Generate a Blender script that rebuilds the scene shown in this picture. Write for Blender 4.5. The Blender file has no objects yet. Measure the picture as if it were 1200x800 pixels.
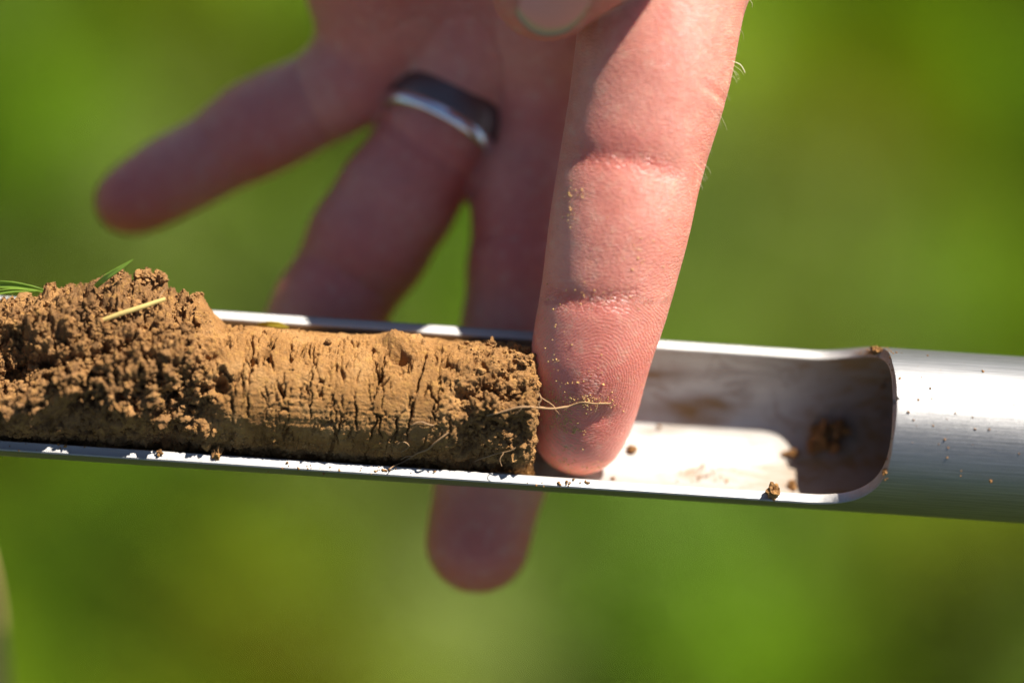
import bpy, math, random
import numpy as np
from mathutils import Vector, Matrix
from mathutils.bvhtree import BVHTree

random.seed(7)
RNG = np.random.default_rng(11)
SC = bpy.context.scene
COL = SC.collection

# ------------------------------------------------------------------ frame, camera, light
# Work frame in millimetres: x along the picture, y up it, z towards the camera,
# origin where the camera focuses, 0.75 m above the grass.
PITCH = math.radians(55)          # camera looks down by this much
D = 430.0                         # camera distance in mm
RIGHT = np.array([1.0, 0, 0])
UP = np.array([0, math.sin(PITCH), math.cos(PITCH)])
BACK = np.array([0, -math.cos(PITCH), math.sin(PITCH)])
ROT = np.stack([RIGHT, UP, BACK], 1)
ORG = np.array([0, 0, 0.75])

def W(p):
    return np.asarray(p, float) @ ROT.T * 0.001 + ORG

def P(px, py, z=0.0):             # pixel of the 1200x800 photograph at depth z -> mm
    k = (D - z) / D / 8.0
    return np.array([(px - 600) * k, (400 - py) * k, z])

cam_d = bpy.data.cameras.new('camera')
cam = bpy.data.objects.new('camera', cam_d)
COL.objects.link(cam)
SC.camera = cam
cam.matrix_world = Matrix.Translation(Vector(W([0, 0, D]))) @ Matrix(ROT.tolist()).to_4x4()
cam_d.sensor_width = 36
cam_d.lens = 36 * D / 150.0
cam_d.clip_start = 0.02
cam_d.clip_end = 200
cam_d.dof.use_dof = True
cam_d.dof.focus_distance = (D - 5.0) * 0.001
cam_d.dof.aperture_fstop = 3.5
cam_d.dof.aperture_blades = 0

SUN = np.array([0.48, 0.73, 0.40]) @ ROT.T
SUN /= np.linalg.norm(SUN)
world = bpy.data.worlds.new('World')
SC.world = world
world.use_nodes = True
wn = world.node_tree
sky = wn.nodes.new('ShaderNodeTexSky')
sky.sky_type = 'NISHITA'
sky.sun_disc = False
sky.altitude = 1500.0
sky.dust_density = 0.6
sky.sun_elevation = math.asin(SUN[2])
sky.sun_rotation = math.atan2(SUN[0], SUN[1])
wn.nodes['Background'].inputs['Strength'].default_value = 0.05
wn.links.new(sky.outputs['Color'], wn.nodes['Background'].inputs['Color'])
sl = bpy.data.lights.new('sun', 'SUN')
sl.energy = 5.0
sl.angle = math.radians(0.53)
sl.color = (1.0, 0.955, 0.88)
so = bpy.data.objects.new('sun', sl)
COL.objects.link(so)
so.rotation_euler = Vector(SUN).to_track_quat('Z', 'Y').to_euler()
so.location = Vector(SUN) * 3

SC.view_settings.view_transform = 'Standard'
SC.view_settings.look = 'None'
SC.view_settings.exposure = 1.24
SC.view_settings.gamma = 1.0
SC.view_settings.use_curve_mapping = False
SC.cycles.max_bounces = 10
SC.cycles.sample_clamp_indirect = 6

# ------------------------------------------------------------------ helpers
def tag(o, label=None, cat=None, group=None, kind=None):
    for k, v in (('label', label), ('category', cat), ('group', group), ('kind', kind)):
        if v:
            o[k] = v
    return o

def empty(name, p_mm):
    o = bpy.data.objects.new(name, None)
    o.empty_display_size = 0.01
    o.location = W(p_mm)
    COL.objects.link(o)
    return o

def link(name, me, parent=None, origin=None):
    o = bpy.data.objects.new(name, me)
    COL.objects.link(o)
    if parent is not None:
        o.parent = parent
    return o

def mesh(name, v_mm, faces, mat, parent=None, smooth=True, attrs=None, world=False):
    """one mesh object; v_mm in the work frame (or metres when world)"""
    v = np.asarray(v_mm, float) if world else W(v_mm)
    org = np.array(parent.location) if parent is not None and parent.type == 'EMPTY' else None
    if parent is not None and org is None:
        q = parent
        org = np.zeros(3)
        while q is not None:
            org += np.array(q.location)
            q = q.parent
    c = v.mean(0)
    me = bpy.data.meshes.new(name)
    faces = np.asarray(faces)
    me.vertices.add(len(v))
    me.vertices.foreach_set('co', (v - c).astype(np.float32).ravel())
    k = faces.shape[1]
    me.loops.add(faces.size)
    me.loops.foreach_set('vertex_index', faces.astype(np.int32).ravel())
    me.polygons.add(len(faces))
    me.polygons.foreach_set('loop_start', np.arange(0, faces.size, k, dtype=np.int32))
    me.polygons.foreach_set('use_smooth', np.full(len(faces), smooth))
    me.update(calc_edges=True)
    me.validate()
    if mat:
        me.materials.append(mat)
    for an, (ty, arr) in (attrs or {}).items():
        a = me.attributes.new(an, ty, 'POINT')
        fld = {'FLOAT': 'value', 'FLOAT_VECTOR': 'vector', 'FLOAT_COLOR': 'color'}[ty]
        a.data.foreach_set(fld, np.ascontiguousarray(arr, np.float32).ravel())
    o = bpy.data.objects.new(name, me)
    COL.objects.link(o)
    if parent is not None:
        o.parent = parent
        o.location = c - org
    else:
        o.location = c
    return o

# ---- noise
_G = RNG.normal(size=(256, 3)).astype(np.float32)
_G /= np.linalg.norm(_G, axis=1, keepdims=True)

def _hash(i, seed):
    h = (i[..., 0].astype(np.int64) * 73856093) ^ (i[..., 1].astype(np.int64) * 19349663) ^ (i[..., 2].astype(np.int64) * 83492791) ^ (seed * 2654435)
    h = (h ^ (h >> 13)) * 1274126177
    return (h ^ (h >> 16)) & 0xffffffff

def perlin(p, seed=0):
    p = np.asarray(p, np.float32)
    i = np.floor(p)
    f = p - i
    i = i.astype(np.int64)
    w = f * f * f * (f * (f * 6 - 15) + 10)
    out = np.zeros(len(p), np.float32)
    for dx in (0, 1):
        for dy in (0, 1):
            for dz in (0, 1):
                o = np.array([dx, dy, dz])
                g = _G[_hash(i + o, seed) & 255]
                d = ((f - o) * g).sum(1)
                ww = (w[:, 0] if dx else 1 - w[:, 0]) * (w[:, 1] if dy else 1 - w[:, 1]) * (w[:, 2] if dz else 1 - w[:, 2])
                out += d * ww
    return out * 1.5

def fbm(p, octv=4, seed=0):
    s, a, t = 0, 1.0, 0
    p = np.asarray(p, np.float32)
    for k in range(octv):
        s = s + a * perlin(p * (2.03 ** k) + 17.3 * k, seed + k)
        t += a
        a *= 0.52
    return s / t

def worley(p, seed=0):
    p = np.asarray(p, np.float32)
    i = np.floor(p).astype(np.int64)
    f1 = np.full(len(p), 9, np.float32)
    f2 = f1.copy()
    for dx in (-1, 0, 1):
        for dy in (-1, 0, 1):
            for dz in (-1, 0, 1):
                c = i + np.array([dx, dy, dz])
                h = _hash(c, seed)
                j = np.stack([(h & 1023), (h >> 10) & 1023, (h >> 20) & 1023], 1).astype(np.float32) / 1023.0
                d = ((c + j - p) ** 2).sum(1)
                n1 = np.minimum(f1, d)
                f2 = np.minimum(np.maximum(f1, d), f2)
                f1 = n1
    return np.sqrt(f1), np.sqrt(f2)

def sst(a, b, x):
    t = np.clip((x - a) / (b - a), 0, 1)
    return t * t * (3 - 2 * t)

# ---- shader helpers
class NT:
    def __init__(self, name):
        self.m = bpy.data.materials.new(name)
        self.m.use_nodes = True
        self.t = self.m.node_tree
        self.b = self.t.nodes['Principled BSDF']
    def n(self, ty, **kw):
        nd = self.t.nodes.new(ty)
        for k, v in kw.items():
            if k in nd.inputs:
                self.set(nd.inputs[k], v)
            else:
                setattr(nd, k, v)
        return nd
    def set(self, sock, v):
        if isinstance(v, bpy.types.NodeSocket):
            self.t.links.new(v, sock)
        else:
            sock.default_value = v
    def bs(self, **kw):
        for k, v in kw.items():
            self.set(self.b.inputs[k.replace('_', ' ')], v)
    def attr(self, name):
        return self.n('ShaderNodeAttribute', attribute_name=name)
    def noise(self, vec, scale, detail=4, rough=0.55, dist=0.0):
        nd = self.n('ShaderNodeTexNoise', Scale=scale, Detail=detail, Roughness=rough, Distortion=dist)
        if vec is not None:
            self.set(nd.inputs['Vector'], vec)
        return nd.outputs['Fac']
    def ramp(self, fac, stops):
        r = self.n('ShaderNodeValToRGB')
        self.set(r.inputs['Fac'], fac)
        e = r.color_ramp.elements
        while len(e) < len(stops):
            e.new(0.5)
        for el, (pos, c) in zip(e, stops):
            el.position = pos
            el.color = (*c, 1) if len(c) == 3 else c
        return r.outputs['Color']
    def mix(self, fac, a, b, mode='MIX'):
        nd = self.n('ShaderNodeMix', data_type='RGBA', blend_type=mode)
        self.set(nd.inputs[0], fac)
        for s, v in ((nd.inputs[6], a), (nd.inputs[7], b)):
            self.set(s, (*v, 1) if isinstance(v, tuple) and len(v) == 3 else v)
        return nd.outputs[2]
    def math(self, op, a, b=None, c=None, clamp=False):
        nd = self.n('ShaderNodeMath', operation=op, use_clamp=clamp)
        self.set(nd.inputs[0], a)
        if b is not None:
            self.set(nd.inputs[1], b)
        if c is not None:
            self.set(nd.inputs[2], c)
        return nd.outputs[0]
    def vmul(self, v, s):
        nd = self.n('ShaderNodeVectorMath', operation='MULTIPLY')
        self.set(nd.inputs[0], v)
        self.set(nd.inputs[1], s)
        return nd.outputs[0]
    def bump(self, h, dist, strength=1.0, normal=None):
        nd = self.n('ShaderNodeBump', Strength=strength, Distance=dist)
        self.set(nd.inputs['Height'], h)
        if normal is not None:
            self.set(nd.inputs['Normal'], normal)
        return nd.outputs['Normal']

# ------------------------------------------------------------------ materials
def mat_ground():
    k = NT('turf_soil')
    co = k.n('ShaderNodeTexCoord').outputs['Object']
    n1 = k.noise(co, 3.0, 5)
    n2 = k.noise(co, 40.0, 4)
    c = k.ramp(n1, [(0.3, (0.030, 0.055, 0.010)), (0.6, (0.055, 0.085, 0.016)), (0.8, (0.10, 0.10, 0.03))])
    c = k.mix(k.math('MULTIPLY', n2, 0.6), c, (0.05, 0.045, 0.02))
    k.bs(Base_Color=c, Roughness=0.95, Normal=k.bump(n2, 0.02))
    k.b.inputs['Specular IOR Level'].default_value = 0.1
    return k.m

def mat_grass():
    k = NT('grass_blades')
    a = k.attr('tint').outputs['Color']
    k.bs(Base_Color=a, Roughness=0.5)
    k.b.inputs['Specular IOR Level'].default_value = 0.06
    tr = k.n('ShaderNodeBsdfTranslucent', Color=a)
    mx = k.n('ShaderNodeMixShader', Fac=0.45)
    k.t.links.new(k.b.outputs[0], mx.inputs[1])
    k.t.links.new(tr.outputs[0], mx.inputs[2])
    k.t.links.new(mx.outputs[0], k.t.nodes['Material Output'].inputs['Surface'])
    return k.m

def mat_plain(name, col, rough=0.7, var=0.25, scale=600, transl=0.0):
    k = NT(name)
    co = k.n('ShaderNodeTexCoord').outputs['Object']
    n = k.noise(co, scale, 4)
    c = k.mix(n, tuple(x * (1 - var) for x in col), tuple(min(1, x * (1 + var)) for x in col))
    k.bs(Base_Color=c, Roughness=rough, Normal=k.bump(n, 0.0002, 0.5))
    if transl:
        tr = k.n('ShaderNodeBsdfTranslucent', Color=c)
        mx = k.n('ShaderNodeMixShader', Fac=transl)
        k.t.links.new(k.b.outputs[0], mx.inputs[1])
        k.t.links.new(tr.outputs[0], mx.inputs[2])
        k.t.links.new(mx.outputs[0], k.t.nodes['Material Output'].inputs['Surface'])
    return k.m

def mat_soil():
    k = NT('clay_soil')
    co = k.n('ShaderNodeTexCoord').outputs['Object']
    cr = k.attr('crumbly').outputs['Fac']
    n1 = k.noise(co, 180, 5, 0.6)
    n2 = k.noise(co, 900, 4, 0.65)
    n3 = k.noise(co, 4200, 3, 0.7)
    n0 = k.noise(co, 70, 4, 0.6)
    clay = k.ramp(n1, [(0.30, (0.22, 0.100, 0.028)), (0.5, (0.33, 0.160, 0.050)), (0.7, (0.44, 0.240, 0.090))])
    clay = k.mix(k.math('MULTIPLY', k.math('SUBTRACT', n0, 0.52, clamp=True), 4.0, clamp=True), clay, (0.20, 0.105, 0.042))
    loam = k.ramp(n1, [(0.32, (0.13, 0.063, 0.023)), (0.52, (0.25, 0.125, 0.046)), (0.70, (0.42, 0.215, 0.072))])
    c = k.mix(cr, clay, loam)
    c = k.mix(k.math('MULTIPLY', k.math('SUBTRACT', n2, 0.52, clamp=True), 4.0, clamp=True), c, (0.42, 0.22, 0.06))
    c = k.mix(k.math('MULTIPLY', k.math('SUBTRACT', 0.42, n2, clamp=True), 4.0, clamp=True), c, (0.11, 0.062, 0.03))
    c = k.mix(k.math('MULTIPLY', k.math('SUBTRACT', n3, 0.60, clamp=True), 5.0, clamp=True), c, (0.52, 0.36, 0.18))
    n4 = k.noise(co, 1800, 4, 0.7)
    h = k.math('ADD', k.math('MULTIPLY', n4, 0.6), k.math('MULTIPLY', n3, 0.4))
    k.bs(Base_Color=c, Roughness=0.95, Normal=k.bump(h, 0.0007, 0.9))
    k.b.inputs['Specular IOR Level'].default_value = 0.2
    return k.m

def mat_metal():
    k = NT('brushed_steel')
    uv = k.attr('tubeuv').outputs['Vector']            # mm along, mm around
    ins = k.attr('inside').outputs['Fac']
    streak = k.noise(k.vmul(uv, (0.05, 5.0, 1.0)), 1.0, 5, 0.7)
    streak2 = k.noise(k.vmul(uv, (0.25, 14.0, 1.0)), 1.0, 4, 0.7)
    smud = k.noise(k.vmul(uv, (0.085, 0.17, 1.0)), 1.0, 6, 0.68, 1.2)
    spot = k.noise(k.vmul(uv, (1.3, 1.3, 1.0)), 1.0, 4, 0.7)
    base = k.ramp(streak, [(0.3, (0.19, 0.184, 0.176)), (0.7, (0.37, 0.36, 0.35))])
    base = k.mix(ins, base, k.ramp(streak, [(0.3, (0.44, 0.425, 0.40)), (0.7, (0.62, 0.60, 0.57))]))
    dirt_shade_in = k.math('MULTIPLY', k.math('MULTIPLY', k.math('SUBTRACT', smud, 0.50, clamp=True), 5.0, clamp=True), ins)
    dirt_shade_in = k.math('MULTIPLY', dirt_shade_in, k.math('ADD', 0.35, spot))
    film_shade = k.attr('film_shade').outputs['Fac']  # soil film together with the painted dark of the closed end
    dirt_shade_in = k.math('ADD', k.math('MULTIPLY', dirt_shade_in, 0.55), k.math('MULTIPLY', film_shade, k.math('ADD', 0.55, k.math('MULTIPLY', smud, 0.6))))
    dirt_ex = k.math('MULTIPLY', k.math('SUBTRACT', spot, 0.62, clamp=True), 3.0, clamp=True)
    dirt_shade = k.math('ADD', dirt_shade_in, k.math('MULTIPLY', dirt_ex, 0.6), clamp=True)
    c = k.mix(dirt_shade, base, (0.25, 0.155, 0.07))
    r = k.math('ADD', k.math('MULTIPLY', streak2, 0.24), 0.38)
    r = k.math('ADD', r, k.math('MULTIPLY', ins, 0.12))
    r = k.math('ADD', r, k.math('MULTIPLY', dirt_shade, 0.35), clamp=True)
    me = k.math('SUBTRACT', 1.0, k.math('MULTIPLY', dirt_shade, 0.95), clamp=True)
    h = k.math('ADD', k.math('MULTIPLY', streak2, 0.6), k.math('MULTIPLY', streak, 0.4))
    h = k.math('ADD', h, k.math('MULTIPLY', dirt_shade, 0.4))
    k.bs(Base_Color=c, Roughness=r, Metallic=me, Normal=k.bump(h, 0.00010, 0.55))
    return k.m

def mat_skin():
    k = NT('skin')
    po = k.attr('mm').outputs['Vector']
    rd = k.attr('ridge').outputs['Vector']
    sep = k.n('ShaderNodeSeparateXYZ', Vector=rd)
    ph, wt, red = sep.outputs[0], sep.outputs[1], sep.outputs[2]
    warp = k.math('MULTIPLY', k.math('SUBTRACT', k.noise(po, 0.45, 4), 0.5), 1.5)
    ph2 = k.math('ADD', ph, warp)
    s = k.math('SINE', k.math('MULTIPLY', ph2, 2 * math.pi / 0.47))
    brk = k.noise(po, 1.5, 2)
    s = k.math('MULTIPLY', s, k.math('MULTIPLY', wt, k.math('ADD', 0.3, brk)))
    vor = k.n('ShaderNodeTexVoronoi', feature='DISTANCE_TO_EDGE', Scale=1.25)
    k.set(vor.inputs['Vector'], k.vmul(po, (0.8, 1.6, 1.0)))
    cell = k.math('MINIMUM', vor.outputs['Distance'], 0.16)
    n1 = k.noise(po, 0.10, 4)
    n2 = k.noise(po, 0.55, 4, 0.6)
    n3 = k.noise(po, 3.0, 4, 0.6)
    c = k.ramp(n1, [(0.3, (0.62, 0.245, 0.175)), (0.55, (0.72, 0.330, 0.240)), (0.75, (0.75, 0.37, 0.27))])
    c = k.mix(k.math('MULTIPLY', red, 0.80, clamp=True), c, (0.62, 0.135, 0.098))
    c = k.mix(k.math('MULTIPLY', k.math('SUBTRACT', n2, 0.52, clamp=True), 2.2, clamp=True), c, (0.68, 0.40, 0.28))
    c = k.mix(k.math('MULTIPLY', k.math('SUBTRACT', 0.47, n2, clamp=True), 2.2, clamp=True), c, (0.50, 0.165, 0.12))
    c = k.mix(k.math('MULTIPLY', k.math('SUBTRACT', 0.0, s, clamp=True), 0.12), c, (0.45, 0.16, 0.10))
    gr = k.attr('grime').outputs['Fac']
    gm = k.math('MULTIPLY', k.math('SUBTRACT', k.math('ADD', k.noise(po, 2.2, 4, 0.7), k.math('MULTIPLY', s, -0.12)), 0.50, clamp=True), 7.0, clamp=True)
    c = k.mix(k.math('MULTIPLY', gm, gr), c, (0.34, 0.22, 0.10))
    h = k.math('ADD', k.math('MULTIPLY', s, 0.20), k.math('MULTIPLY', n3, 0.40))
    h = k.math('ADD', h, k.math('MULTIPLY', cell, k.math('MULTIPLY', k.math('SUBTRACT', 0.9, wt, clamp=True), 8.0)))
    k.bs(Base_Color=c, Roughness=k.math('ADD', 0.32, k.math('MULTIPLY', n2, 0.22)), Normal=k.bump(h, 0.00014, 0.8))
    k.b.inputs['Subsurface Weight'].default_value = 0.6
    k.b.inputs['Subsurface Radius'].default_value = (1.0, 0.28, 0.14)
    k.b.inputs['Subsurface Scale'].default_value = 0.0032
    k.b.inputs['Specular IOR Level'].default_value = 0.65
    return k.m

def mat_nail():
    k = NT('nail')
    e = k.attr('edge').outputs['Fac']
    n = k.noise(k.attr('mm').outputs['Vector'], 1.0, 3)
    c = k.mix(k.math('MULTIPLY', n, 0.4), (0.72, 0.29, 0.23), (0.78, 0.36, 0.29))
    c = k.mix(e, c, (0.52, 0.36, 0.19))
    k.bs(Base_Color=c, Roughness=0.5)
    k.b.inputs['Specular IOR Level'].default_value = 0.2
    k.b.inputs['Subsurface Weight'].default_value = 0.0
    k.b.inputs['Subsurface Scale'].default_value = 0.001
    return k.m

def mat_ring(name, col, rough):
    k = NT(name)
    co = k.n('ShaderNodeTexCoord').outputs['Object']
    n = k.noise(co, 900, 4)
    k.bs(Base_Color=(*col, 1), Metallic=1.0, Roughness=k.math('ADD', rough, k.math('MULTIPLY', n, 0.12)))
    return k.m

M_GROUND, M_GRASS = mat_ground(), mat_grass()
M_SOIL, M_METAL, M_SKIN, M_NAIL = mat_soil(), mat_metal(), mat_skin(), mat_nail()
M_ROOT = mat_plain('dry_root', (0.30, 0.17, 0.075), 0.8, 0.3, 900)
M_DUST = mat_plain('ochre_dust', (0.62, 0.40, 0.14), 0.9, 0.3, 3000)
M_STRAW = mat_plain('dry_straw', (0.62, 0.46, 0.15), 0.55, 0.2, 700, 0.2)
M_LEAF = mat_plain('green_leaf', (0.30, 0.46, 0.06), 0.4, 0.2, 400, 0.4)
M_YLEAF = mat_plain('yellow_leaf', (0.42, 0.34, 0.03), 0.5, 0.2, 400, 0.35)
M_STALK = mat_plain('dry_stalk', (0.60, 0.41, 0.15), 0.6, 0.2, 60)
M_HAIR = mat_plain('pale_hair', (0.72, 0.62, 0.42), 0.3, 0.1, 400)
M_BAND = mat_ring('dark_ring_metal', (0.20, 0.155, 0.145), 0.42)
M_EDGE = mat_ring('polished_ring_metal', (0.78, 0.79, 0.82), 0.16)

# ------------------------------------------------------------------ the ground and its grass
def ground_hit(px, py):
    """where the view ray of a pixel meets the ground (metres)"""
    c, q = W([0, 0, D]), W(P(px, py))
    d = q - c
    return (c + d * (-c[2] / d[2]))[:2]

g = 60.0
gv = [(-g, -g, 0), (g, -g, 0), (g, g, 0), (-g, g, 0)]
gn = 60
xs = np.linspace(-1, 1, gn)
xs = np.sign(xs) * np.abs(xs) ** 2.2 * g
gx, gy = np.meshgrid(xs, xs, indexing='ij')
gz = fbm(np.stack([gx, gy, gx * 0], -1).reshape(-1, 3) * 0.8, 3, 5) * 0.02 * np.clip(1.0, 0, 1)
idx = np.arange(gn * gn).reshape(gn, gn)
gf = np.stack([idx[:-1, :-1], idx[1:, :-1], idx[1:, 1:], idx[:-1, 1:]], -1).reshape(-1, 4)
go = mesh('ground', np.stack([gx.ravel(), gy.ravel(), gz - 0.012], 1), gf, M_GROUND, world=True)
tag(go, 'grassy ground far out of focus below the probe', 'ground', kind='structure')

# patches of the lawn: (pixel x, pixel y, radius px, tint rgb, weight)
PATCH = [   # grass of the lawn where it stands: pixel x, y, radius, colour in the photograph's light (sRGB)
    (40, 30, 110, (97, 127, 68)), (250, 40, 110, (118, 138, 42)), (30, 215, 100, (72, 104, 8)), (190, 290, 90, (78, 108, 20)), (440, 215, 60, (108, 130, 42)), (330, 230, 60, (112, 120, 50)),
    (520, 320, 70, (92, 146, 15)), (900, 60, 90, (100, 132, 20)), (1005, 70, 70, (70, 98, 42)), (1105, 100, 95, (108, 140, 2)), (1195, 15, 70, (68, 66, 36)), (960, 215, 100, (140, 148, 55)),
    (1100, 250, 90, (128, 132, 72)), (930, 335, 70, (100, 88, 44)), (820, 320, 60, (85, 125, 15)), (870, 220, 60, (88, 108, 30)), (1180, 200, 80, (80, 115, 15)), (1160, 370, 80, (100, 130, 65)), (1040, 350, 60, (75, 105, 20)),
    (150, 590, 80, (94, 86, 46)), (50, 680, 100, (58, 84, 0)), (280, 620, 90, (66, 98, 2)), (420, 620, 70, (62, 82, 0)), (380, 765, 90, (118, 110, 56)), (200, 740, 80, (70, 96, 2)), (610, 690, 60, (122, 124, 50)), (500, 640, 60, (66, 90, 5)),
    (720, 640, 70, (72, 104, 0)), (840, 620, 90, (96, 148, 2)), (1090, 640, 90, (140, 148, 100)), (1010, 785, 80, (62, 80, 10)), (900, 735, 80, (104, 126, 40)), (1170, 760, 80, (64, 92, 6)), (740, 770, 80, (60, 90, 0)), (980, 660, 60, (78, 110, 15)),
]

def lin(c):
    c = np.array(c) / 255.0
    return np.where(c <= 0.04045, c / 12.92, ((c + 0.055) / 1.055) ** 2.4)

def grass_tint(x, y):
    n = fbm(np.stack([x, y, x * 0 + 3.1], 1) * 9.0, 3, 31)[:, None]
    n2 = fbm(np.stack([x, y, x * 0 + 9.1], 1) * 22.0, 2, 41)[:, None]
    col = np.array([0.100, 0.136, 0.003]) * np.clip(1 + 2.0 * n, 0.12, 3) + np.array([0.10, 0.08, 0.012]) * np.clip(n2, 0, 1)
    mean = np.array([0.105, 0.165, 0.012])
    for px, py, r, c in PATCH:
        w = 0.95
        c = lin(c) * np.array([1.0, 0.92, 0.55])
        lum = (c @ np.array([0.3, 0.6, 0.1])) / (mean @ np.array([0.3, 0.6, 0.1]))
        c = np.array([0.086, 0.146, 0.003]) * np.clip(c / mean / lum, 0.05, 4) ** 1.25 * lum ** 2.2 * 1.08
        q = ground_hit(px, py)
        qr = 1.15 * np.linalg.norm(ground_hit(px + r, py) - q)
        e = w * np.exp(-(((x - q[0]) ** 2 + ((y - q[1]) * 0.85) ** 2) / (qr * qr)) ** 1.3)[:, None]
        col = col * (1 - e) + np.array(c) * e
    return np.clip(col, 0.004, 0.6)

cx, cy = ground_hit(600, 400)
NB = 85000
bx = cx + RNG.normal(size=NB) * 0.42
by = cy + RNG.normal(size=NB) * 0.42
keep = np.hypot(bx - cx, by - cy) < 1.5
bx, by = bx[keep], by[keep]
NB = len(bx)
tint = grass_tint(bx, by) * RNG.uniform(0.75, 1.3, (NB, 1))
for _ in range(150):                                  # clumps: highlights and shade painted into the blade tint
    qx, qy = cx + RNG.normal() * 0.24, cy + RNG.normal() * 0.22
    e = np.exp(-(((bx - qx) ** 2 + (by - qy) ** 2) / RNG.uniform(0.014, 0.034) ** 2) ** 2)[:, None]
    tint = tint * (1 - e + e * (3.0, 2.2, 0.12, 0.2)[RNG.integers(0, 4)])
for _ in range(260):                                  # small clusters tinted as painted sun glints, others dark
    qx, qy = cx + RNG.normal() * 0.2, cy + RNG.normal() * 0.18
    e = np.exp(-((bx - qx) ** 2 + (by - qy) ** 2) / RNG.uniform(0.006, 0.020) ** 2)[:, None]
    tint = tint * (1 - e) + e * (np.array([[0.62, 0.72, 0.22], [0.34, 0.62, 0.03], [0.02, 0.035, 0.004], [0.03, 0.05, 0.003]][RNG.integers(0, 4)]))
tint = np.clip(tint, 0.002, 0.8)
ln = RNG.uniform(0.035, 0.085, NB)
wd = RNG.uniform(0.0012, 0.0028, NB)
az = RNG.uniform(0, 2 * math.pi, NB)
lean = RNG.uniform(0.15, 1.0, NB)
hx, hy = np.cos(az), np.sin(az)
vs = []
for t, wk in ((0, 1.0), (0.45, 0.9), (0.8, 0.55)):
    r = ln * lean * (0.35 * t + 0.65 * t * t)
    z = ln * (t - 0.35 * lean * t * t) - 0.008
    for s in (-1, 1):
        vs.append(np.stack([bx + hx * r - hy * wd * wk * s * 0.5, by + hy * r + hx * wd * wk * s * 0.5, z], 1))
r = ln * lean
vs.append(np.stack([bx + hx * r, by + hy * r, ln * (1 - 0.35 * lean) - 0.008], 1))
V = np.stack(vs, 1).reshape(-1, 3)
b0 = np.arange(NB)[:, None] * 7
F = np.concatenate([b0 + np.array([a]) for a in ((0, 1, 3), (0, 3, 2), (2, 3, 5), (2, 5, 4), (4, 5, 6))], 0)
gr = mesh('grass', V, F, M_GRASS, world=True, attrs={'tint': ('FLOAT_COLOR', np.concatenate([np.repeat(tint, 7, 0), np.ones((NB * 7, 1))], 1))})
tag(gr, 'soft blur of green and yellowing lawn grass behind the hand', 'grass', kind='stuff')

# ------------------------------------------------------------------ the probe tube
RO, RI = 12.2, 10.65
E = np.array([1.0, -0.0672, -0.03]); E /= np.linalg.norm(E)
TILT = math.radians(24)
N = np.array([0, math.sin(TILT), math.cos(TILT)]); N -= E * (N @ E); N /= np.linalg.norm(N)
L = np.cross(N, E); L /= np.linalg.norm(L)          # towards the upper rim
if L[1] < 0: L = -L
A0 = P(600, 475.3, 0)

def axis(u):
    return A0 + np.asarray(u)[..., None] * E

def tube(u, rho, a):
    u, rho, a = np.broadcast_arrays(u, rho, a)
    return A0 + u[..., None] * E + rho[..., None] * (np.cos(a)[..., None] * N + np.sin(a)[..., None] * L)

X2 = 54.3; RF = 10.6
us, ds = [], []
for u in np.linspace(-150, X2 - RF, 60, endpoint=False):
    us.append(u); ds.append(0.0)
for t in np.linspace(0, math.pi / 2, 40):
    us.append(X2 - RF + RF * math.sin(t)); ds.append(RF * (1 - math.cos(t)))
for d in np.linspace(RF, RO - 0.002, 18)[1:]:
    us.append(X2 + 0.25 * (d - RF)); ds.append(d)
n_open = len(us)
us, ds = np.array(us), np.array(ds)
ch = 0.16                                             # small broken edge on the rim
def prof(u, D_):
    """closed cross-section loop: outer surface, rim, inner surface, rim"""
    ao = math.acos(np.clip(D_ / RO, -1, 1)); ai = math.acos(np.clip(D_ / RI, -1, 1))
    no, ni = 72, 64
    pts, ins, rim = [], [], []
    co = min(ch / RO, ao * 0.5); ci = min(ch / RI, ai * 0.5)
    for a in np.linspace(ao + co, 2 * math.pi - ao - co, no):
        pts.append((RO, a)); ins.append(0); rim.append(0)
    # lower rim
    for f in (0.12, 0.88):
        aa = 2 * math.pi - (ao + (ai - ao) * f)
        pts.append((RO + (RI - RO) * f, aa)); ins.append(f); rim.append(1)
    for a in np.linspace(2 * math.pi - ai - ci, ai + ci, ni):
        pts.append((RI, a)); ins.append(1); rim.append(0)
    for f in (0.88, 0.12):
        aa = ao + (ai - ao) * f
        pts.append((RO + (RI - RO) * f, aa)); ins.append(f); rim.append(1)
    return pts, ins, rim

rows, tuv, inside, rimv, film_shade_v = [], [], [], [], []
ext_u = np.concatenate([us, np.linspace(X2 + 0.8, 190, 40)])
ext_d = np.concatenate([ds, np.full(40, RO)])
for u, d in zip(ext_u, ext_d):
    pts, ins, rim = prof(u, d)
    rr = np.array([p[0] for p in pts]); aa = np.array([p[1] for p in pts])
    rows.append(tube(np.full(len(pts), u), rr, aa))
    tuv.append(np.stack([np.full(len(pts), u), aa * 11.5, np.array(ins) * 40.0], 1))
    inside += ins; rimv += rim
    film_shade_row = [0.0 if i_ < 0.95 else float(0.10 + 0.75 * sst(34, 50, np.array(u + 4 * math.sin(aa_ * 2))) + 0.22 * math.exp(-((aa_ - 1.2) / 0.7) ** 2)) for i_, aa_ in zip(ins, aa)]  # soil film; its rise towards the closed end paints in the hollow's darkness
    film_shade_v += film_shade_row

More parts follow.
